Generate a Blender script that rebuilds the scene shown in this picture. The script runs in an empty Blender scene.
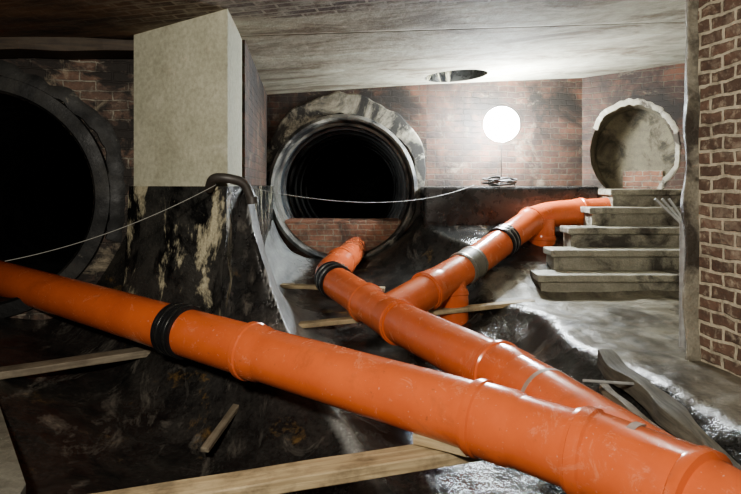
import bpy, bmesh, math, random
from mathutils import Vector, Matrix, noise
random.seed(4)
C = bpy.context.scene.collection

# ------------------------------------------------------------------ materials
class NB:
    def __init__(s, name):
        s.m = bpy.data.materials.new(name); s.m.use_nodes = True
        s.t = s.m.node_tree; s.b = s.t.nodes["Principled BSDF"]
    def n(s, typ, **kw):
        nd = s.t.nodes.new(typ)
        for k, v in kw.items():
            if k in nd.inputs: 
                s.set(nd.inputs[k], v)
            else: setattr(nd, k, v)
        return nd
    def set(s, inp, v):
        if isinstance(v, bpy.types.NodeSocket): s.t.links.new(v, inp)
        else: inp.default_value = v
    def coord(s):
        return s.n('ShaderNodeTexCoord').outputs['Object']
    def noise(s, vec, scale, detail=5, rough=.6, dist=0.0):
        nd = s.n('ShaderNodeTexNoise'); s.set(nd.inputs['Vector'], vec)
        nd.inputs['Scale'].default_value = scale; nd.inputs['Detail'].default_value = detail
        nd.inputs['Roughness'].default_value = rough; nd.inputs['Distortion'].default_value = dist
        return nd.outputs['Fac']
    def ramp(s, fac, a, b):
        nd = s.n('ShaderNodeMapRange'); s.set(nd.inputs['Value'], fac)
        nd.inputs['From Min'].default_value = a; nd.inputs['From Max'].default_value = b
        return nd.outputs['Result']
    def mix(s, fac, a, b, mode='MIX'):
        nd = s.n('ShaderNodeMix'); nd.data_type = 'RGBA'; nd.blend_type = mode
        s.set(nd.inputs[0], fac)
        for i, v in ((6, a), (7, b)):
            if isinstance(v, bpy.types.NodeSocket): s.t.links.new(v, nd.inputs[i])
            else: nd.inputs[i].default_value = (*v, 1)
        return nd.outputs[2]
    def math(s, op, a, b=0.0):
        nd = s.n('ShaderNodeMath'); nd.operation = op
        s.set(nd.inputs[0], a); s.set(nd.inputs[1], b); return nd.outputs[0]
    def mapping(s, vec, scale=(1, 1, 1), rot=(0, 0, 0)):
        nd = s.n('ShaderNodeMapping'); s.set(nd.inputs['Vector'], vec)
        nd.inputs['Scale'].default_value = scale; nd.inputs['Rotation'].default_value = rot
        return nd.outputs[0]
    def bump(s, h, strength=.5, dist=.02, normal=None):
        nd = s.n('ShaderNodeBump'); s.set(nd.inputs['Height'], h)
        s.set(nd.inputs['Strength'], strength); nd.inputs['Distance'].default_value = dist
        if normal is not None: s.set(nd.inputs['Normal'], normal)
        return nd.outputs[0]
    def out(s, col=None, rough=None, normal=None, spec=None, metal=None):
        if col is not None:
            if isinstance(col, tuple): s.b.inputs['Base Color'].default_value = (*col, 1)
            else: s.t.links.new(col, s.b.inputs['Base Color'])
        if rough is not None: s.set(s.b.inputs['Roughness'], rough)
        if normal is not None: s.set(s.b.inputs['Normal'], normal)
        if spec is not None: s.b.inputs['Specular IOR Level'].default_value = spec
        if metal is not None: s.b.inputs['Metallic'].default_value = metal
        return s.m

def concrete(name, c1, c2, dark, pale, sc=2.0, dk=(.56, .66), pl=(.62, .72), rough=(.6, .9), bump=.5, stretch=(1, 1, 1)):
    k = NB(name); v = k.coord(); vs = k.mapping(v, stretch)
    a = k.noise(v, sc * 3, 8, .65); col = k.mix(k.ramp(a, .35, .65), c1, c2)
    d = k.noise(vs, sc, 6, .65, .6); col = k.mix(k.ramp(d, *dk), col, dark)
    v2 = k.n('ShaderNodeVectorMath', operation='ADD'); k.set(v2.inputs[0], vs); v2.inputs[1].default_value = (7.3, 2.1, 5.5)
    p = k.noise(v2.outputs[0], sc * 1.3, 7, .7, .4); col = k.mix(k.ramp(p, *pl), col, pale)
    f = k.noise(v, sc * 30, 3, .6)
    col = k.mix(.35, col, k.mix(k.ramp(f, .3, .7), (.25, .25, .25), (1, 1, 1)), 'MULTIPLY')
    h = k.math('ADD', k.math('MULTIPLY', a, 1.0), k.math('MULTIPLY', f, .25))
    rr = k.n('ShaderNodeMapRange'); k.set(rr.inputs['Value'], a); rr.inputs['From Min'].default_value = .3; rr.inputs['From Max'].default_value = .7
    rr.inputs['To Min'].default_value = rough[0]; rr.inputs['To Max'].default_value = rough[1]
    return k.out(col, rr.outputs[0], k.bump(h, bump, .03))

def brick(name, b1, b2, mort, dark_amt=(.52, .62), pale_amt=(.6, .68), darkc=(.025, .02, .017), palec=(.42, .39, .33), bw=.25, bh=.08, ms=.008):
    k = NB(name); v = k.coord()
    sx = k.n('ShaderNodeSeparateXYZ'); k.set(sx.inputs[0], v)
    cx = k.n('ShaderNodeCombineXYZ'); k.set(cx.inputs[0], sx.outputs[0]); k.set(cx.inputs[1], sx.outputs[2])
    nz = k.n('ShaderNodeTexNoise'); k.set(nz.inputs['Vector'], v); nz.inputs['Scale'].default_value = 7; nz.inputs['Detail'].default_value = 5
    sub = k.n('ShaderNodeVectorMath', operation='SUBTRACT'); k.set(sub.inputs[0], nz.outputs['Color']); sub.inputs[1].default_value = (.5, .5, .5)
    scl = k.n('ShaderNodeVectorMath', operation='SCALE'); k.set(scl.inputs[0], sub.outputs[0]); scl.inputs['Scale'].default_value = .05
    ad = k.n('ShaderNodeVectorMath', operation='ADD'); k.set(ad.inputs[0], cx.outputs[0]); k.set(ad.inputs[1], scl.outputs[0])
    bt = k.n('ShaderNodeTexBrick'); k.set(bt.inputs['Vector'], ad.outputs[0])
    bt.inputs['Scale'].default_value = 1; bt.inputs['Brick Width'].default_value = bw; bt.inputs['Row Height'].default_value = bh
    bt.inputs['Mortar Size'].default_value = ms; bt.inputs['Mortar Smooth'].default_value = .3
    bt.inputs['Color1'].default_value = (*b1, 1); bt.inputs['Color2'].default_value = (*b2, 1); bt.inputs['Mortar'].default_value = (*mort, 1)
    a = k.noise(v, 9, 7, .7); col = k.mix(k.math('MULTIPLY', k.ramp(a, .45, .65), .6), bt.outputs['Color'], (.06, .045, .038))
    c_ = k.noise(v, 17, 6, .7); col = k.mix(k.math('MULTIPLY', k.ramp(c_, .52, .66), .5), col, tuple(x * 1.1 for x in mort))
    col = k.mix(k.ramp(k.noise(v, 1.3, 8, .72, .6), *dark_amt), col, darkc)
    v2 = k.n('ShaderNodeVectorMath', operation='ADD'); k.set(v2.inputs[0], v); v2.inputs[1].default_value = (3.3, 9.1, 1.5)
    col = k.mix(k.math('MULTIPLY', k.ramp(k.noise(v2.outputs[0], 1.9, 8, .75, .5), *pale_amt), .85), col, palec)
    h = k.math('SUBTRACT', k.math('MULTIPLY', a, .8), k.math('MULTIPLY', bt.outputs['Fac'], .8))
    return k.out(col, .75, k.bump(h, .9, .022))

M_brick_far = brick('brick_far', (.13, .055, .030), (.055, .028, .020), (.10, .082, .058), (.42, .60), (.57, .72), darkc=(.022, .017, .013), palec=(.23, .195, .14))
M_brick_left = brick('brick_left', (.17, .10, .07), (.10, .065, .05), (.28, .25, .2), (.48, .56), (.53, .64), palec=(.34, .29, .21))
M_brick_right = brick('brick_right', (.20, .125, .09), (.12, .08, .06), (.56, .50, .38), (.58, .76), (.56, .72), palec=(.42, .36, .28), bw=.18, bh=.078, ms=.012)
M_brick_dam = brick('brick_dam', (.27, .12, .07), (.17, .08, .05), (.27, .23, .17), (.54, .68), (.62, .76), bw=.22, bh=.075)
M_plaster = concrete('render_plaster', (.39, .38, .285), (.47, .455, .35), (.24, .215, .145), (.54, .52, .42), 1.0, (.54, .74), (.58, .75), (.7, .9), .3)
M_mortar = concrete('stained_mortar', (.24, .215, .165), (.35, .32, .245), (.03, .027, .023), (.50, .47, .38), 1.8, (.44, .54), (.60, .68), (.6, .9), .35)
M_mortar2 = concrete('side_bore_render', (.15, .125, .085), (.21, .18, .12), (.06, .05, .033), (.30, .27, .2), 3, (.48, .62), (.62, .72), (.7, .9), 1.0)
M_rimside = concrete('side_arch_rim', (.32, .29, .22), (.44, .40, .32), (.08, .065, .05), (.60, .57, .48), 3.5, (.52, .60), (.58, .68))
M_step = concrete('step_concrete', (.24, .22, .17), (.35, .325, .26), (.065, .055, .043), (.45, .42, .35), 2.2, (.48, .60), (.6, .72), (.25, .7), .8)
M_kerb = concrete('kerb_concrete', (.14, .13, .105), (.21, .195, .155), (.045, .038, .03), (.32, .30, .25), 1.6, (.5, .64), (.6, .72), (.3, .7), .6)
M_pipeconc = concrete('tunnel_concrete', (.13, .125, .11), (.21, .20, .175), (.02, .02, .02), (.38, .36, .31), 1.6, (.48, .60), (.60, .70), (.3, .7))
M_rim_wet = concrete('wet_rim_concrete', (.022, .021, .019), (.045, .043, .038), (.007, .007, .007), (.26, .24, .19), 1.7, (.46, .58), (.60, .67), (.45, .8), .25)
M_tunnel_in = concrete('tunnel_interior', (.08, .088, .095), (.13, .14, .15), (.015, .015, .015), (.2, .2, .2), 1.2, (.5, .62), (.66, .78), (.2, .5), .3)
M_deep_shade = concrete('deep_tunnel_shade', (.010, .010, .011), (.018, .018, .019), (.004, .004, .004), (.03, .03, .03), 1.2, (.5, .62), (.66, .78), (.5, .8), .3)  # bore concrete blackened: shade of the deep tunnels put into the colour
M_wetwall = concrete('wet_stained_wall', (.03, .03, .028), (.055, .052, .046), (.008, .008, .008), (.46, .42, .30), 1.9, (.50, .58), (.53, .60), (.12, .45), .7, (1.4, 1.4, .6))
M_black = concrete('black_wet_ledge', (.02, .02, .02), (.035, .035, .035), (.008, .008, .008), (.10, .10, .09), 1.5, (.5, .6), (.66, .74), (.15, .4), .4)

def wood(name, c1, c2):
    k = NB(name); v = k.coord(); vs = k.mapping(v, (1.5, 22, 22))
    a = k.noise(vs, 2, 6, .6, .5); col = k.mix(k.ramp(a, .35, .65), c1, c2)
    d = k.noise(v, 5, 6, .7); col = k.mix(k.math('MULTIPLY', k.ramp(d, .46, .66), .65), col, (.07, .055, .038))
    return k.out(col, .7, k.bump(a, .3, .01))
M_wood = wood('wet_plank_wood', (.45, .355, .22), (.27, .205, .12))
M_wood_d = wood('dirty_plank_wood', (.24, .205, .15), (.13, .105, .075))
M_wood_g = wood('rotten_grey_wood', (.15, .14, .11), (.06, .055, .045))
M_wood_b = wood('dark_lintel', (.07, .05, .033), (.035, .025, .018))

def m_pipe():
    k = NB('orange_pvc'); v = k.coord()
    a = k.noise(v, 3, 6, .65); col = k.mix(k.ramp(a, .3, .7), (.60, .145, .055), (.50, .112, .043))
    s1 = k.noise(v, 7, 10, .78, .8); col = k.mix(k.math('MULTIPLY', k.ramp(s1, .55, .70), .35), col, (.60, .30, .19))
    s2 = k.noise(v, 2.3, 9, .78, .4); col = k.mix(k.math('MULTIPLY', k.ramp(s2, .57, .72), .5), col, (.24, .085, .042))
    s3 = k.noise(v, 26, 6, .7); col = k.mix(k.math('MULTIPLY', k.ramp(s3, .64, .72), .5), col, (.15, .08, .05))
    s4 = k.noise(v, 55, 3, .6); col = k.mix(k.math('MULTIPLY', k.ramp(s4, .68, .73), .5), col, (.6, .45, .36))
    r = k.n('ShaderNodeMapRange'); k.set(r.inputs['Value'], s1); r.inputs['From Min'].default_value = .4; r.inputs['From Max'].default_value = .8
    r.inputs['To Min'].default_value = .13; r.inputs['To Max'].default_value = .42
    return k.out(col, r.outputs[0], k.bump(s1, .04, .01))
M_pipe = m_pipe()
def simple(name, col, rough=.5, metal=0, sc=20):
    k = NB(name); v = k.coord(); a = k.noise(v, sc, 5, .6)
    c = k.mix(k.ramp(a, .3, .7), tuple(x * .75 for x in col), tuple(min(1, x * 1.2) for x in col))
    return k.out(c, rough, k.bump(a, .1, .005), metal=metal)
M_rubber = simple('black_rubber', (.015, .015, .016), .35)
M_greyrub = simple('grey_sleeve', (.15, .14, .115), .45)
M_steel = simple('steel_band', (.55, .55, .53), .3, 1)
M_tape = simple('scuffed_band', (.30, .22, .18), .6, 0, 9)
M_wire = simple('wire_galv', (.24, .24, .22), .5)
M_dark = simple('dark_iron', (.04, .035, .03), .5)
M_rod = simple('grey_rod', (.3, .3, .29), .5)

def m_emit(name, col, st):
    m = bpy.data.materials.new(name); m.use_nodes = True; t = m.node_tree; t.nodes.clear()
    e = t.nodes.new('ShaderNodeEmission'); e.inputs[0].default_value = (*col, 1); e.inputs[1].default_value = st
    o = t.nodes.new('ShaderNodeOutputMaterial'); t.links.new(e.outputs[0], o.inputs[0]); return m
M_lamp = m_emit('lamp_globe_glow', (.86, .95, 1), 300)

def m_floor():
    k = NB('channel_floor'); v = k.coord()
    tone = k.n('ShaderNodeAttribute', attribute_name='tone').outputs['Fac']
    dryA = k.n('ShaderNodeAttribute', attribute_name='dry').outputs['Fac']
    vs = k.mapping(v, (1.2, .6, .6), (0, 0, .7))
    a = k.noise(v, 5, 8, .68); d = k.noise(vs, 2.2, 8, .7, .9); f = k.noise(v, 40, 3, .6)
    st = k.noise(k.mapping(v, (5, .8, 3.0), (0, 0, -.15)), 1.4, 5, .6, .2)
    wet = k.mix(k.ramp(a, .35, .7), (.012, .012, .012), (.045, .042, .038))
    wet = k.mix(k.ramp(d, .57, .66), wet, (.12, .11, .095))
    wet = k.mix(k.ramp(d, .66, .73), wet, (.33, .30, .23))
    o = k.noise(v, 3.1, 9, .75, .3); wet = k.mix(k.math('MULTIPLY', k.ramp(o, .59, .69), .6), wet, (.24, .145, .05))
    grey = k.mix(k.ramp(st, .35, .62), (.17, .175, .175), (.30, .30, .29))
    grey = k.mix(k.math('MULTIPLY', k.ramp(d, .54, .64), .6), grey, (.06, .058, .054))
    dry = k.mix(k.ramp(a, .35, .65), (.155, .135, .10), (.25, .225, .175))
    dry = k.mix(k.ramp(d, .46, .60), dry, (.065, .055, .042))
    dry = k.mix(k.math('MULTIPLY', k.ramp(o, .56, .66), .6), dry, (.34, .31, .25))
    n_ = k.math('MULTIPLY', k.math('SUBTRACT', a, .5), .4)
    c = k.mix(k.ramp(k.math('ADD', tone, n_), .1, .6), wet, grey)
    c = k.mix(k.ramp(k.math('ADD', dryA, n_), .3, .7), c, dry)
    c = k.mix(.4, c, k.mix(k.ramp(f, .3, .7), (.3, .3, .3), (1, 1, 1)), 'MULTIPLY')
    r = k.n('ShaderNodeMapRange'); k.set(r.inputs['Value'], k.math('ADD', k.math('MULTIPLY', k.math('ADD', tone, dryA), .5), k.math('MULTIPLY', k.math('SUBTRACT', a, .5), 1.3)))
    r.inputs['To Min'].default_value = .11; r.inputs['To Max'].default_value = .72
    h = k.math('ADD', a, k.math('MULTIPLY', f, .12))
    bs = k.math('SUBTRACT', .42, k.math('MULTIPLY', tone, .3))
    return k.out(c, r.outputs[0], k.bump(h, bs, .03))
M_floor = m_floor()

def m_ceiling():
    k = NB('ceiling_concrete_brick'); v = k.coord()
    sp = k.n('ShaderNodeSeparateXYZ'); k.set(sp.inputs[0], v)
    a = k.noise(v, 6, 8, .7); vs = k.mapping(v, (.45, 1.1, 1), (0, 0, .25)); b = k.noise(vs, 1.8, 9, .74, .5)
    slab = k.mix(k.ramp(a, .35, .65), (.27, .25, .19), (.39, .365, .285))
    slab = k.mix(k.ramp(b, .48, .60), slab, (.15, .12, .082)); slab = k.mix(k.ramp(b, .42, .32), slab, (.50, .48, .39))
    g = k.noise(k.mapping(v, (.6, 14, 1), (0, 0, .2)), 2, 3, .5); slab = k.mix(.12, slab, k.mix(k.ramp(g, .35, .65), (.5, .5, .5), (1, 1, 1)), 'MULTIPLY')
    seam = None
    for off in (4.75,):
        dd = k.math('ABSOLUTE', k.math('SUBTRACT', k.math('ADD', sp.outputs[1], k.math('MULTIPLY', sp.outputs[0], -.12)), off))
        s_ = k.ramp(dd, .025, .0); seam = s_ if seam is None else k.math('MAXIMUM', seam, s_)
    slab = k.mix(k.math('MULTIPLY', seam, .4), slab, (.10, .08, .06))
    bt = k.n('ShaderNodeTexBrick'); k.set(bt.inputs['Vector'], k.mapping(v, (1, 1, 1), (0, 0, .12))); bt.inputs['Scale'].default_value = 1
    bt.inputs['Brick Width'].default_value = .25; bt.inputs['Row Height'].default_value = .09; bt.inputs['Mortar Size'].default_value = .01
    bt.inputs['Color1'].default_value = (.13, .095, .07, 1); bt.inputs['Color2'].default_value = (.07, .05, .042, 1); bt.inputs['Mortar'].default_value = (.28, .25, .2, 1)
    bc = k.mix(k.ramp(a, .46, .64), bt.outputs['Color'], (.30, .28, .23))
    e = k.math('ADD', sp.outputs[1], k.math('MULTIPLY', k.math('SUBTRACT', b, .5), .5))
    c = k.mix(k.ramp(e, 4.2, 4.12), slab, bc)
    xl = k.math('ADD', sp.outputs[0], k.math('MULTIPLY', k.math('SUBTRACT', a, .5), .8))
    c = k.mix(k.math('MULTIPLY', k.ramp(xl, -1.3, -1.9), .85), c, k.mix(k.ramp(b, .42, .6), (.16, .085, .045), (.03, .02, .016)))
    return k.out(c, .85, k.bump(k.math('ADD', a, k.math('MULTIPLY', seam, -1)), .7, .03))
M_ceil = m_ceiling()

# ------------------------------------------------------------------ mesh helpers
def obj(name, verts, faces, mat, parent=None, smooth=False, loc=(0, 0, 0), rotz=0.0, recalc=True):
    me = bpy.data.meshes.new(name); me.from_pydata([tuple(v) for v in verts], [], faces)
    if recalc:
        bm = bmesh.new(); bm.from_mesh(me); bmesh.ops.recalc_face_normals(bm, faces=bm.faces); bm.to_mesh(me); bm.free()
    me.materials.append(mat)
    if smooth:
        for p in me.polygons: p.use_smooth = True
        try: me.set_sharp_from_angle(angle=math.radians(40))
        except Exception: pass
    o = bpy.data.objects.new(name, me); C.objects.link(o); o.location = loc; o.rotation_euler = (0, 0, rotz)
    if parent: o.parent = parent
    return o
def empty(name, loc=(0, 0, 0), rotz=0.0):
    e = bpy.data.objects.new(name, None); C.objects.link(e); e.location = loc; e.rotation_euler = (0, 0, rotz); e.empty_display_size = .1
    return e
def bevel(o, w=.01, seg=2):
    m = o.modifiers.new('bevel', 'BEVEL'); m.width = w; m.segments = seg; m.limit_method = 'ANGLE'; return o
def wallsheet(name, p0, p1, z0, z1, mat, hole=None, topf=None):
    L = math.hypot(p1[0] - p0[0], p1[1] - p0[1]); ang = math.atan2(p1[1] - p0[1], p1[0] - p0[0])
    T = .12
    if not hole:
        vs = [(0, 0, z0), (L, 0, z0), (L, 0, z1), (0, 0, z1), (0, T, z0), (L, T, z0), (L, T, z1), (0, T, z1)]
        fs = [(0, 1, 2, 3), (4, 7, 6, 5), (0, 4, 5, 1), (3, 2, 6, 7), (0, 3, 7, 4), (1, 5, 6, 2)]
    else:
        cu, cz, r, sq = hole
        angs = [i * 2 * math.pi / 72 for i in range(72)]
        for (u, z) in ((0, z0), (L, z0), (L, z1), (0, z1)): angs.append(math.atan2(z - cz, u - cu) % (2 * math.pi))
        angs = sorted(set(round(a, 5) for a in angs)); n = len(angs); vs = []
        for y in (0, T):
            for a in angs:
                c, s = math.cos(a), math.sin(a)
                vs.append((cu + r * sq * c, y, cz + r * s))
            for a in angs:
                c, s = math.cos(a), math.sin(a); t = 1e9
                if c > 1e-6: t = min(t, (L - cu) / c)
                if c < -1e-6: t = min(t, -cu / c)
                if s > 1e-6: t = min(t, (z1 - cz) / s)
                if s < -1e-6: t = min(t, (z0 - cz) / s)
                vs.append((cu + t * c, y, cz + t * s))
        fs = []
        for i in range(n):
            j = (i + 1) % n
            fs.append((i, j, n + j, n + i)); fs.append((2 * n + i, 3 * n + i, 3 * n + j, 2 * n + j))
            fs.append((i, 2 * n + i, 2 * n + j, j)); fs.append((n + i, n + j, 3 * n + j, 3 * n + i))
    return obj(name, vs, fs, mat, loc=(p0[0], p0[1], 0), rotz=ang), ang
def lathe(name, prof, cu, cz, mat, parent, sq=1.0, n=96, a0=0.0, a1=2 * math.pi, jit=0.0, smooth=True, outer=None):
    full = abs(a1 - a0 - 2 * math.pi) < 1e-4; cnt = n if full else n + 1; vs = []; fs = []
    for i in range(cnt):
        a = a0 + (a1 - a0) * i / n
        for (r, y) in prof:
            rr = r
            if jit and r > 0: rr = r + jit * noise.noise(Vector((math.cos(a) * 2.5, math.sin(a) * 2.5, r * .5))) + jit * .5 * noise.noise(Vector((math.cos(a) * 9, math.sin(a) * 9, r)))
            if outer and r > outer[0]: rr = outer[0] + (rr - outer[0]) * outer[1](a)
            vs.append((cu + rr * sq * math.cos(a), y, cz + rr * math.sin(a)))
    m = len(prof)
    for i in range(n):
        j = (i + 1) % cnt
        for q in range(m - 1): fs.append((i * m + q, j * m + q, j * m + q + 1, i * m + q + 1))
    return obj(name, vs, fs, mat, parent, smooth, recalc=False)
def fillet(pts, f):
    pts = [Vector(p) for p in pts]; out = [pts[0]]
    for i in range(1, len(pts) - 1):
        a, b, c = pts[i - 1], pts[i], pts[i + 1]
        d1 = min(f, (a - b).length * .45); d2 = min(f, (c - b).length * .45)
        p = b + (a - b).normalized() * d1; q = b + (c - b).normalized() * d2
        for k in range(9):
            t = k / 8; out.append(p * (1 - t) ** 2 + b * 2 * t * (1 - t) + q * t * t)
    out.append(pts[-1]); return out
class Path:
    def __init__(s, pts, f=.2):
        s.p = fillet(pts, f); s.c = [0]
        for a, b in zip(s.p, s.p[1:]): s.c.append(s.c[-1] + (b - a).length)
        s.L = s.c[-1]
    def at(s, d):
        if d <= 0: return s.p[0] + (s.p[0] - s.p[1]).normalized() * (-d)
        if d >= s.L: return s.p[-1] + (s.p[-1] - s.p[-2]).normalized() * (d - s.L)
        for i in range(len(s.p) - 1):
            if d <= s.c[i + 1]:
                seg = s.c[i + 1] - s.c[i]; t = (d - s.c[i]) / seg if seg > 1e-9 else 0
                return s.p[i].lerp(s.p[i + 1], t)
    def tan(s, d): return (s.at(d + .02) - s.at(d - .02)).normalized()
def sweep(name, path, stations, mat, parent=None, n=40, cap=True):
    vs = []; fs = []; up = None
    for (d, r) in stations:
        T = path.tan(d); c = path.at(d)
        if up is None:
            up = Vector((0, 0, 1)) if abs(T.z) < .9 else Vector((1, 0, 0))
        up = (up - T * up.dot(T)).normalized(); sd = T.cross(up)
        for i in range(n):
            a = 2 * math.pi * i / n; vs.append(c + (sd * math.cos(a) + up * math.sin(a)) * r)
    for q in range(len(stations) - 1):
        for i in range(n):
            j = (i + 1) % n; fs.append((q * n + i, q * n + j, (q + 1) * n + j, (q + 1) * n + i))
    if cap:
        fs.append(tuple(range(n))[::-1]); fs.append(tuple((len(stations) - 1) * n + i for i in range(n)))
    return obj(name, vs, fs, mat, parent, True)
R = .151
def pipe(name, path, bells, parent, r=R, s0=0, s1=None):
    s1 = path.L if s1 is None else s1
    st = []; covered = []
    for (b, ln, dr) in bells:
        prof = [(0, 1), (.002, 1.065), (.02, 1.08), (.024, 1.13), (.054, 1.13), (.062, 1.075), (ln - .04, 1.065), (ln, 1.0)]
        if dr < 0: prof = [(ln - d, k) for d, k in reversed(prof)]
        st += [(b + d, r * k) for d, k in prof]; covered.append((b, b + ln))
    d = s0
    while d < s1:
        if not any(a - .001 <= d <= b + .001 for a, b in covered): st.append((d, r))
        d += .035
    st.append((s1, r)); st = [q for q in st if s0 - 1e-6 <= q[0] <= s1 + 1e-6]; st.sort(key=lambda q: q[0])
    return sweep(name, path, st, M_pipe, parent)
def band(name, path, s, w, k, mat, parent, r=R):
    return sweep(name, path, [(s - w / 2, r * .99), (s - w / 2 + .002, r * k), (s, r * k), (s + w / 2 - .002, r * k), (s + w / 2, r * .99)], mat, parent, cap=False)
def coupling(path, s, mat, parent, w=.17):
    band('rubber_sleeve', path, s, w, 1.09, mat, parent)
    for q in (-1, 0, 1):
        band('sleeve_rib', path, s + q * w * .42, .018, 1.13, mat, parent)
    for q in (-1, 1):
        band('clamp_band', path, s + q * w * .22, .014, 1.115, M_steel, parent)
    c = path.at(s); T = path.tan(s); up = Vector((0, 0, 1)); up = (up - T * up.dot(T)).normalized(); sd = T.cross(up)
    for q in (-1, 1):
        p = c + T * q * w * .22 + (up * .8 - sd * .6) * R * 1.13
        box('clamp_screw', p, (.03, .02, .02), M_steel, parent)
def box(name, c, size, mat, parent=None, rotz=0, bev=0):
    x, y, z = [q / 2 for q in size]
    vs = [(-x, -y, -z), (x, -y, -z), (x, y, -z), (-x, y, -z), (-x, -y, z), (x, -y, z), (x, y, z), (-x, y, z)]
    fs = [(0, 3, 2, 1), (4, 5, 6, 7), (0, 1, 5, 4), (1, 2, 6, 5), (2, 3, 7, 6), (3, 0, 4, 7)]
    o = obj(name, vs, fs, mat, parent, loc=tuple(c), rotz=rotz)
    if bev: bevel(o, bev)
    return o
def plank(name, a, b, w, t, mat, parent=None, roll=0.0, rough=.004, n=24):
    a, b = Vector(a), Vector(b); L = (b - a).length; T = (b - a).normalized()
    side = T.cross(Vector((0, 0, 1))).normalized(); up = side.cross(T)
    mtx = Matrix((T, side, up)).transposed().to_4x4() @ Matrix.Rotation(roll, 4, 'X'); mtx.translation = a
    vs = []; fs = []; s = random.random() * 50
    for i in range(n + 1):
        x = L * i / n
        for (p, q) in ((-w / 2, -t / 2), (w / 2, -t / 2), (w / 2, t / 2), (-w / 2, t / 2)):
            vs.append((x, p + rough * noise.noise(Vector((x * 4, p * 9 + s, 0))), q + rough * noise.noise(Vector((x * 3, q * 9, s)))))
    for i in range(n):
        for k in range(4): fs.append((i * 4 + k, i * 4 + (k + 1) % 4, (i + 1) * 4 + (k + 1) % 4, (i + 1) * 4 + k))
    fs.append((3, 2, 1, 0)); fs.append((n * 4, n * 4 + 1, n * 4 + 2, n * 4 + 3))
    o = obj(name, vs, fs, mat, parent); o.matrix_world = mtx; bevel(o, min(.006, t * .2)); return o
def tube(name, pts, r, mat, parent=None, f=.05, n=12, step=.05):
    p = Path(pts, f); k = max(2, int(p.L / step)); return sweep(name, p, [(p.L * i / k, r) for i in range(k + 1)], mat, parent, n)
def prism(name, poly, z0, z1, mat, parent=None):
    n = len(poly); vs = [(x, y, z0) for x, y in poly] + [(x, y, z1) for x, y in poly]
    fs = [tuple(range(n))[::-1], tuple(range(n, 2 * n))] + [(i, (i + 1) % n, n + (i + 1) % n, n + i) for i in range(n)]
    return obj(name, vs, fs, mat, parent)

# ------------------------------------------------------------------ floor / channels
def lerp_t(tab, v):
    if v <= tab[0][0]: return tab[0][1]
    for (a, b), (c, d) in zip(tab, tab[1:]):
        if v <= c:
            t = (v - a) / (c - a); t = t * t * (3 - 2 * t); return b + (d - b) * t
    return tab[-1][1]
def smin(a, b, k):
    h = max(k - abs(a - b), 0) / k; return min(a, b) - h * h * k * .25
XC = [(0, .85), (3, .6), (4.5, .12), (6, -.3), (7.5, -.37)]
ZC = [(0, -.6), (2.5, -.55), (4, -.36), (5.5, -.14), (7.5, .06)]
LW0, LWD = Vector((-2.0, 4.75)), Vector((-.975, -.223))
def height(x, y):
    xc = lerp_t(XC, y); zc = lerp_t(ZC, y); dx = x - xc
    if dx < 0:
        ex = lerp_t([(3.3, 2.5), (4.2, 5.0)], y)
        z1 = zc + lerp_t([(2.6, .20), (3.3, .26), (4.0, .8), (9, .8)], y) * abs(dx) ** ex
    else:
        ex = lerp_t([(3.0, 2.0), (4.6, 4.0), (6.2, 4.0), (7.2, 2.5)], y)
        z1 = zc + lerp_t([(3, .55), (4.6, .10), (6.2, .08), (7.2, .6)], y) * dx ** ex
    cap = 0.0 + max(0, y - 5.2) * .33
    if x < .4: cap = 1.02
    elif x < .7: cap = 1.02 + (cap - 1.02) * (x - .4) / .3
    over = z1 - cap
    z = smin(z1, cap, .05)
    px, py = x + 3.15, y - 4.9
    t = (px * .761 - py * .649) / 4.4; d = px * .649 + py * .761
    inv = .06 - .52 * min(1, max(0, t) * 1.7) - .1 * min(1.2, max(0, t))
    if d > 0: z2 = inv + lerp_t([(.35, 2.6), (.75, .5), (1, .35)], t) * d ** 2.2
    else: z2 = inv + .22 * (1 - math.exp(-d * d * 2))
    z2 += max(0, x - .8) * 3
    tone = 0.0; dry = 0.0
    if dx > 0: dry = max(0, min(1.0, .5 + over * 6)) * max(0, min(1, (6.0 - y) * 2))
    elif z1 < z2 and dx < -.3 and y > 3.3: tone = min(1.0, (-.3 - dx) * 3) * min(1, (y - 3.3) * 3)
    if y < 3.75 and dx < 0 and y > 2.4: tone = max(tone, .6 * max(0, 1 - abs(z1 - z2) / .06) * min(1, (y - 2.4) * 4))
    if z2 < z: z = smin(z, z2, .05)
    return z, tone, dry
def build_floor():
    nx, ny = 400, 330; x0, x1, y0, y1 = -4.6, 4.4, .3, 7.5; vs = []; fs = []; tn = []; dr = []
    for j in range(ny + 1):
        for i in range(nx + 1):
            x = x0 + (x1 - x0) * i / nx; y = y0 + (y1 - y0) * j / ny
            z, t, dy = height(x, y)
            rel = Vector((x, y)) - LW0
            if x < -1.9 and (rel.x * .223 * -1 + rel.y * .975) > .03: z = min(z, .0) - .2
            z += .02 * noise.noise(Vector((x * 2.5, y * 2.5, 0))) + .008 * noise.noise(Vector((x * 9, y * 9, 3)))
            if y > 7.45: z = min(z, .06)
            vs.append((x, y, z)); tn.append(t); dr.append(dy)
    for j in range(ny):
        for i in range(nx):
            a = j * (nx + 1) + i; fs.append((a, a + 1, a + nx + 2, a + nx + 1))
    o = obj('floor', vs, fs, M_floor, smooth=False, recalc=False)
    for p in o.data.polygons: p.use_smooth = True
    for nm, arr in (('tone', tn), ('dry', dr)):
        at = o.data.attributes.new(nm, 'FLOAT', 'POINT'); at.data.foreach_set('value', arr)
build_floor()

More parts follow.
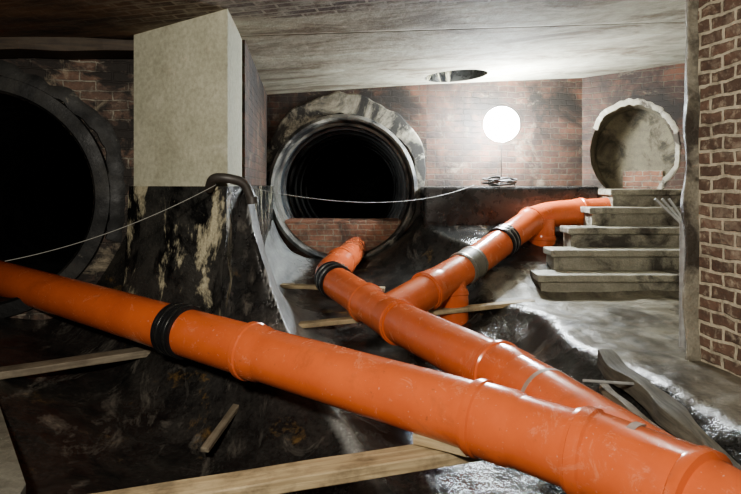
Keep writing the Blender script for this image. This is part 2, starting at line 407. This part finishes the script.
# ------------------------------------------------------------------ ceiling with round shaft opening
def zc_(x): return 2.35 + .065 * x
def build_ceiling():
    cx, cy, r = 1.07, 7.05, .40; x0, x1, y0, y1 = -5, 5.2, .2, 8.3
    angs = [i * 2 * math.pi / 64 for i in range(64)]
    for u, v in ((x0, y0), (x1, y0), (x1, y1), (x0, y1)): angs.append(math.atan2(v - cy, u - cx) % (2 * math.pi))
    angs = sorted(set(round(a, 5) for a in angs)); n = len(angs); vs = []
    for dz in (0, .25):
        for a in angs: x = cx + r * math.cos(a); vs.append((x, cy + r * math.sin(a), zc_(x) + dz))
        for a in angs:
            c, s = math.cos(a), math.sin(a); t = 1e9
            if c > 1e-6: t = min(t, (x1 - cx) / c)
            if c < -1e-6: t = min(t, (x0 - cx) / c)
            if s > 1e-6: t = min(t, (y1 - cy) / s)
            if s < -1e-6: t = min(t, (y0 - cy) / s)
            x = cx + t * c; vs.append((x, cy + t * s, zc_(x) + dz))
    fs = []
    for i in range(n):
        j = (i + 1) % n
        fs += [(i, n + i, n + j, j), (2 * n + i, 2 * n + j, 3 * n + j, 3 * n + i), (i, j, 2 * n + j, 2 * n + i), (n + i, 3 * n + i, 3 * n + j, n + j)]
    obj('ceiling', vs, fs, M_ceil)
    vs = []; m = 48
    for z in (zc_(cx) - .0, zc_(cx) + 1.2):
        for i in range(m): vs.append((cx + (r - .01) * math.cos(2 * math.pi * i / m), cy + (r - .01) * math.sin(2 * math.pi * i / m), z + (.065 * (r - .01) * math.cos(2 * math.pi * i / m))))
    fs = [(i, (i + 1) % m, m + (i + 1) % m, m + i) for i in range(m)] + [tuple(range(m, 2 * m))]
    obj('manhole_shaft', vs, fs, M_wetwall)
build_ceiling()

# ------------------------------------------------------------------ walls and tunnels
W, ang = wallsheet('wall_back', (-1.6, 7.5), (.75, 7.5), -.3, 2.6, M_brick_far, hole=(1.23, 1.0, .97, 1))
t = empty('sewer_tunnel', (-1.6, 7.5, 0), 0)
prof = [(.97, .12), (1.0, -.02), (.99, -.07), (.95, -.09), (.92, -.07), (.91, .05), (.90, .16), (.865, .18), (.86, .22), (.875, .5), (.84, .52), (.84, .56), (.86, .95), (.83, .97), (.82, 1.0), (.85, 1.5), (.82, 1.52), (.81, 1.56), (.84, 2.1), (.81, 2.12), (.81, 2.16), (.83, 2.8), (.80, 2.82), (.8, 3.5), (.83, 3.52), (.8, 4.2), (.8, 5.0), (.8, 16), (0, 16)]
lathe('rim_and_bore', prof[:8], 1.23, 1.0, M_pipeconc, t)
lathe('bore_rings', prof[7:24], 1.23, 1.0, M_tunnel_in, t)
lathe('bore_deep', prof[23:], 1.23, 1.0, M_deep_shade, t)  # far bore in the near-black colour that stands in for darkness
lathe('mortar_surround', [(.98, .0), (.99, -.03), (1.12, -.03), (1.25, -.022), (1.27, .0)], 1.23, 1.0, M_mortar, t, a0=math.radians(-25), a1=math.radians(205), jit=.06,
      outer=(.99, lambda a: .3 + .7 * max(0, math.sin(a)) ** .8 if math.sin(a) > 0 else .3))
a_ = math.asin((.56 - 1.0) / .9); N = 40
poly = [(1.23 + .9 * math.cos(math.pi - a_ + (2 * a_ + math.pi) * i / N), 1.0 + .9 * math.sin(math.pi - a_ + (2 * a_ + math.pi) * i / N)) for i in range(N + 1)]
vs = [(u, .02, z) for u, z in poly] + [(u, .26, z + (.03 if z > .5 else 0)) for u, z in poly]; n = N + 1
fs = [tuple(range(n)), tuple(range(n, 2 * n))[::-1]] + [(i, (i + 1) % n, n + (i + 1) % n, n + i) for i in range(n)]
obj('brick_dam', vs, fs, M_brick_dam, t)

wallsheet('wall_back.001', (.75, 7.5), (2.95, 7.8), -.3, 2.65, M_brick_far)
p0, p1 = (2.95, 7.8), (4.5, 6.9)
u = .62
wallsheet('wall_back.002', p0, p1, -.3, 2.8, M_brick_far, hole=(u, 1.50, .63, .82))
t = empty('side_tunnel', (p0[0], p0[1], 0), math.atan2(p1[1] - p0[1], p1[0] - p0[0]))
lathe('arch_rim', [(.62, .1), (.62, -.008), (.68, -.012), (.70, 0)], u, 1.50, M_rimside, t, sq=.82, jit=.05, a0=math.radians(-60), a1=math.radians(150))
lathe('rendered_bore', [(.63, .0), (.62, .25), (.61, .5), (.3, .54), (0, .55)], u, 1.50, M_mortar2, t, sq=.82)
box('brick_infill', (u + .1, .5, 1.10), (.5, .06, .30), M_brick_dam, t)
wallsheet('wall_right.001', (4.5, 6.9), (3.4, 4.6), -.3, 2.8, M_brick_far)
wallsheet('wall_right.002', (3.4, 4.6), (1.96, 3.45), -.3, 2.8, M_plaster)
wallsheet('wall_right', (1.96, 3.45), (2.45, .5), -.3, 2.8, M_brick_right)
plank('plaster_quoin', (1.965, 3.38, -.1), (1.985, 3.38, 2.48), .03, .15, M_step, rough=.03, n=50)

p0, p1 = (-4.73, 4.126), (-1.9, 4.773)
wallsheet('wall_left', p0, p1, -.5, 2.4, M_brick_left, hole=(1.62, .95, .86, 1))
t = empty('sewer_tunnel.001', (p0[0], p0[1], 0), math.atan2(p1[1] - p0[1], p1[0] - p0[0]))
prof = [(.86, .1), (1.0, .0), (.99, -.03), (.94, -.035), (.88, -.03), (.86, .0), (.85, .3), (.845, .32), (.84, .9), (.83, .92), (.83, 1.6), (.82, 1.62), (.82, 8), (0, 8)]
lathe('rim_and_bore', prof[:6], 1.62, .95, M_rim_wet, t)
lathe('bore_rings', prof[5:], 1.62, .95, M_deep_shade, t)  # whole left bore coloured near-black so the opening reads as dark
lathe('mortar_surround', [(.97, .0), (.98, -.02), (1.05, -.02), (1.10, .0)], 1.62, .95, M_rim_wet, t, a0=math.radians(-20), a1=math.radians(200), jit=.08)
plank('lintel_beam', (-4.7, 3.95, 2.08), (-1.9, 4.6, 2.16), .3, .10, M_wood_b, rough=.02)

# pillar
pil = empty('wall_pillar')
prism('rendered_shaft', [(-1.86, 4.40), (-1.0, 3.92), (-1.06, 4.5), (-1.4, 7.55), (-2.4, 7.55), (-1.95, 4.9)], 1.03, 2.32, M_plaster, pil)
wallsheet_o, a = wallsheet('brick_flank', (-1.065, 4.75), (-1.385, 7.5), 1.03, 2.32, M_brick_far); wallsheet_o.parent = pil
def stained_base():
    top = [(-1.95, 4.80), (-1.88, 4.36), (-1.45, 4.10), (-1.0, 3.88), (-.96, 4.2), (-1.3, 7.5)]
    vs = []; fs = []; rows = 14; seg = []
    for a, b in zip(top, top[1:]):
        k = 14
        for i in range(k): seg.append((a[0] + (b[0] - a[0]) * i / k, a[1] + (b[1] - a[1]) * i / k))
    seg.append(top[-1]); n = len(seg)
    for r in range(rows + 1):
        z = 1.04 - 1.5 * r / rows; out = .10 * (r / rows) ** 1.3 * 2.5
        for (x, y) in seg:
            f = max(0, min(1, (4.6 - y) * 3)); j = .025 * noise.noise(Vector((x * 4, y * 4, z * 4)))
            vs.append((x + (-.1 * out + j), y - (out + j) * f, z))
    for r in range(rows):
        for i in range(n - 1): a = r * n + i; fs.append((a, a + n, a + n + 1, a + 1))
    b = len(vs)
    for (x, y) in seg: vs.append((x - .1, y + .35, 1.045))
    for i in range(n - 1): fs.append((i, i + 1, b + i + 1, b + i))
    obj('stained_base', vs, fs, M_wetwall, pil, True, recalc=False)
stained_base()

# ------------------------------------------------------------------ ledge and stairs
o = prism('concrete_ledge', [(.66, 6.88), (2.81, 6.88), (2.95, 7.78), (.66, 7.48)], -.1, 1.03, M_black); bevel(o, .03)
st = empty('concrete_staircase')
for i, (xl, y) in enumerate([(1.62, 5.30), (1.84, 5.60), (2.12, 5.90), (2.46, 6.20), (2.82, 6.50)]):
    z1 = .2 * (i + 1); yb = y + .32 if i < 4 else 7.0
    xr = 3.3 + i * .2
    o = prism('step_body', [(xl, y + .02), (xr, y + .02), (xr, yb), (xl + .02, yb)], -.1, z1 - .06, M_step, st)
    o = prism('step_tread', [(xl - .04, y - .02), (xr, y - .02), (xr, yb), (xl - .02, yb)], z1 - .07, z1, M_step, st); bevel(o, .012)
o = prism('landing', [(2.83, 6.99), (4.45, 6.99), (3.0, 7.75)], -.1, 1.0, M_step, st)

# ------------------------------------------------------------------ pipes
pn = empty('orange_drain_pipework')
A = Path([(-3.75, 5.3, .24), (-3.3, 5.0, .215), (.497, 2.53, 0), (1.06, 1.98, 0), (1.30, 1.40, -.03)], .2)
o0 = math.hypot(.45, .3)
pipe('left_inlet_pipe', A, [(3.06 + o0, .17, 1), (4.50 + o0, .24, 1)], pn)
W2 = [(4.98, 1.0), (4.983, 1.10), (5.0, 1.12), (5.005, 1.17), (5.05, 1.17), (5.06, 1.11), (5.40, 1.11), (5.41, 1.16), (5.45, 1.16), (5.46, 1.02), (5.6, 1.0)]
sweep('outlet_socket', A, [(s + o0, R * k) for s, k in W2], M_pipe, pn)
coupling(A, 2.457 + o0, M_rubber, pn)
band('scuff_band', A, 5.20 + o0, .035, 1.118, M_tape, pn)
B = Path([(-.2, 7.62, .2), (-.27, 6.4, .22), (-.45, 5.6, .15), (.114, 4.42, .02), (.79, 2.92, .02), (1.05, 1.98, .0)], .28)
pipe('tunnel_outlet_pipe', B, [(1.45, .17, 1), (2.95, .16, 1), (3.40, .22, -1), (4.75, .25, 1)], pn)
coupling(B, 2.25, M_rubber, pn, .2)
band('scuff_band', B, 5.22, .03, 1.01, M_tape, pn)
D = Path([(2.85, 6.7, .75), (2.0, 6.6, .70), (.96, 5.4, .28), (.114, 4.42, .02)], .3)
pipe('upper_branch_pipe', D, [(.3, .15, 1), (1.05, .16, 1), (3.05, .2, -1)], pn)
coupling(D, 1.78, M_rubber, pn, .16)
band('grey_sleeve', D, 2.52, .24, 1.07, M_greyrub, pn)
band('clamp_band', D, 2.43, .02, 1.1, M_steel, pn); band('clamp_band', D, 2.61, .02, 1.1, M_steel, pn)
S1 = Path([(1.98, 6.44, .66), (1.96, 6.44, .16)]); pipe('drop_stub', S1, [(.18, .2, 1)], pn, r=.14); band('stub_seal', S1, .46, .08, 1.1, M_rubber, pn, r=.14)
S2 = Path([(.74, 5.12, .2), (.76, 5.05, -.22)]); pipe('drop_stub', S2, [(.1, .18, 1)], pn, r=.13)

# ------------------------------------------------------------------ planks
plank('support_plank', (-2.6, 3.5, -.17), (-1.42, 4.12, -.14), .13, .05, M_wood_d)
plank('support_plank', (-1.15, 2.22, -.24), (.55, 2.66, -.19), .14, .06, M_wood)
plank('support_plank', (-.80, 4.72, -.15), (1.48, 5.08, -.01), .10, .04, M_wood)
plank('support_plank', (-.95, 5.95, -.02), (.15, 5.85, -.04), .10, .04, M_wood)
plank('timber_wedge', (.22, 2.66, -.14), (.46, 2.50, -.13), .09, .05, M_wood)
plank('support_post', (-.18, 2.47, -.62), (-.18, 2.47, -.27), .09, .06, M_wood)
plank('broken_board', (-.92, 3.1, -.42), (-.80, 3.75, -.30), .05, .03, M_wood_d)
plank('rotten_beam', (1.42, 3.40, .0), (1.44, 1.95, -.11), .085, .075, M_wood_g, rough=.045, n=80)
plank('rotten_beam', (1.31, 3.15, -.08), (1.36, 2.35, -.13), .05, .05, M_wood_d, rough=.03)
tube('steel_rod', [(1.12, 2.95, .02), (1.42, 2.95, .0)], .008, M_rod)
prism('concrete_kerb', [(-3.3, 3.9), (-2.40, 3.55), (-1.44, 2.34), (-1.22, 1.6), (-2.5, 1.6), (-3.6, 2.5)], -.7, -.2, M_kerb)

# ------------------------------------------------------------------ small stuff
h = empty('bent_vent_hose')
tube('hose', [(-1.13, 3.92, 1.02), (-1.08, 3.82, 1.10), (-.98, 3.80, 1.10), (-.86, 3.84, 1.07), (-.82, 3.86, .95)], .032, M_dark, h, .06, 16, .01)
tube('hose_mouth', [(-.815, 3.86, .97), (-.812, 3.86, .92)], .042, M_dark, h, .06, 16, .01)
def sag(a, b, s, n=20):
    a, b = Vector(a), Vector(b); return [a.lerp(b, i / n) - Vector((0, 0, 4 * s * (i / n) * (1 - i / n))) for i in range(n + 1)]
tube('slack_cable', sag((-.95, 3.8, 1.06), (1.28, 6.92, 1.05), .17), .0035, M_wire, None, .01, 8, .04)
tube('slack_cable', sag((-2.35, 3.6, .56), (-1.05, 3.8, 1.05), .06), .003, M_wire, None, .01, 8, .04)
L = empty('work_light')
def uvs(name, c, r, mat, parent, seg=32, rg=16):
    bm = bmesh.new(); bmesh.ops.create_uvsphere(bm, u_segments=seg, v_segments=rg, radius=r); me = bpy.data.meshes.new(name); bm.to_mesh(me); bm.free()
    me.materials.append(mat)
    for p in me.polygons: p.use_smooth = True
    o = bpy.data.objects.new(name, me); C.objects.link(o); o.location = c; o.parent = parent; return o
lc = Vector((1.66, 7.1, 1.82))
uvs('glowing_globe', lc, .22, M_lamp, L)
tube('stand_pole', [(1.66, 7.1, 1.03), (1.66, 7.1, 1.63)], .006, M_dark, L)
for k in range(3):
    a = k * 2.09; tube('stand_leg', [(1.66, 7.1, 1.15), (1.66 + .12 * math.cos(a), 7.1 + .12 * math.sin(a), 1.04)], .005, M_dark, L)
hc = []
for i in range(120):
    a = i * .25; rr = .12 + .03 * math.sin(i * .37); hc.append((1.62 + rr * 1.5 * math.cos(a), 7.0 + rr * .7 * math.sin(a), 1.05 + .0008 * i + .012 * math.sin(i * .6)))
tube('cable_coil', hc, .011, M_dark, None, .02, 8, .02)
rb = empty('leaning_rods')
for k in range(3):
    tube('rod', [(2.0 + .015 * k, 3.60, .80), (1.84 + .045 * k, 3.62, .96)], .009, M_rod, rb)
tube('rod_upright', [(1.93, 3.46, .05), (1.935, 3.46, .82)], .022, M_rod, rb)

# ------------------------------------------------------------------ lights
def light(name, typ, loc, power, col, target=None, size=.3):
    l = bpy.data.lights.new(name, typ); l.energy = power; l.color = col
    if typ == 'AREA': l.size = size
    else: l.shadow_soft_size = size
    o = bpy.data.objects.new(name, l); C.objects.link(o); o.location = loc
    if target: o.rotation_euler = (Vector(target) - Vector(loc)).to_track_quat('-Z', 'Y').to_euler()
    return o
light('work_light_beam', 'POINT', (1.66, 6.85, 1.85), 75, (.95, .98, 1), size=.05)
light('site_lamp_near', 'AREA', (-.7, -.2, 2.0), 165, (1, .95, .85), (.1, 4.2, .4), .3)
w = bpy.data.worlds.new('w'); bpy.context.scene.world = w; w.use_nodes = True
w.node_tree.nodes['Background'].inputs[0].default_value = (.5, .5, .52, 1); w.node_tree.nodes['Background'].inputs[1].default_value = .03
try: bpy.context.scene.view_settings.look = 'AgX - Medium High Contrast'
except Exception as e: print(e)

# ------------------------------------------------------------------ camera
cam = bpy.data.cameras.new('camera'); co = bpy.data.objects.new('camera', cam); C.objects.link(co)
co.location = (0, 0, 1.05); co.rotation_euler = (math.pi / 2, 0, 0)
cam.sensor_width = 36; cam.lens = 36 * 560 / 741; cam.shift_y = -62 / 741
cam.clip_start = .05
bpy.context.scene.camera = co
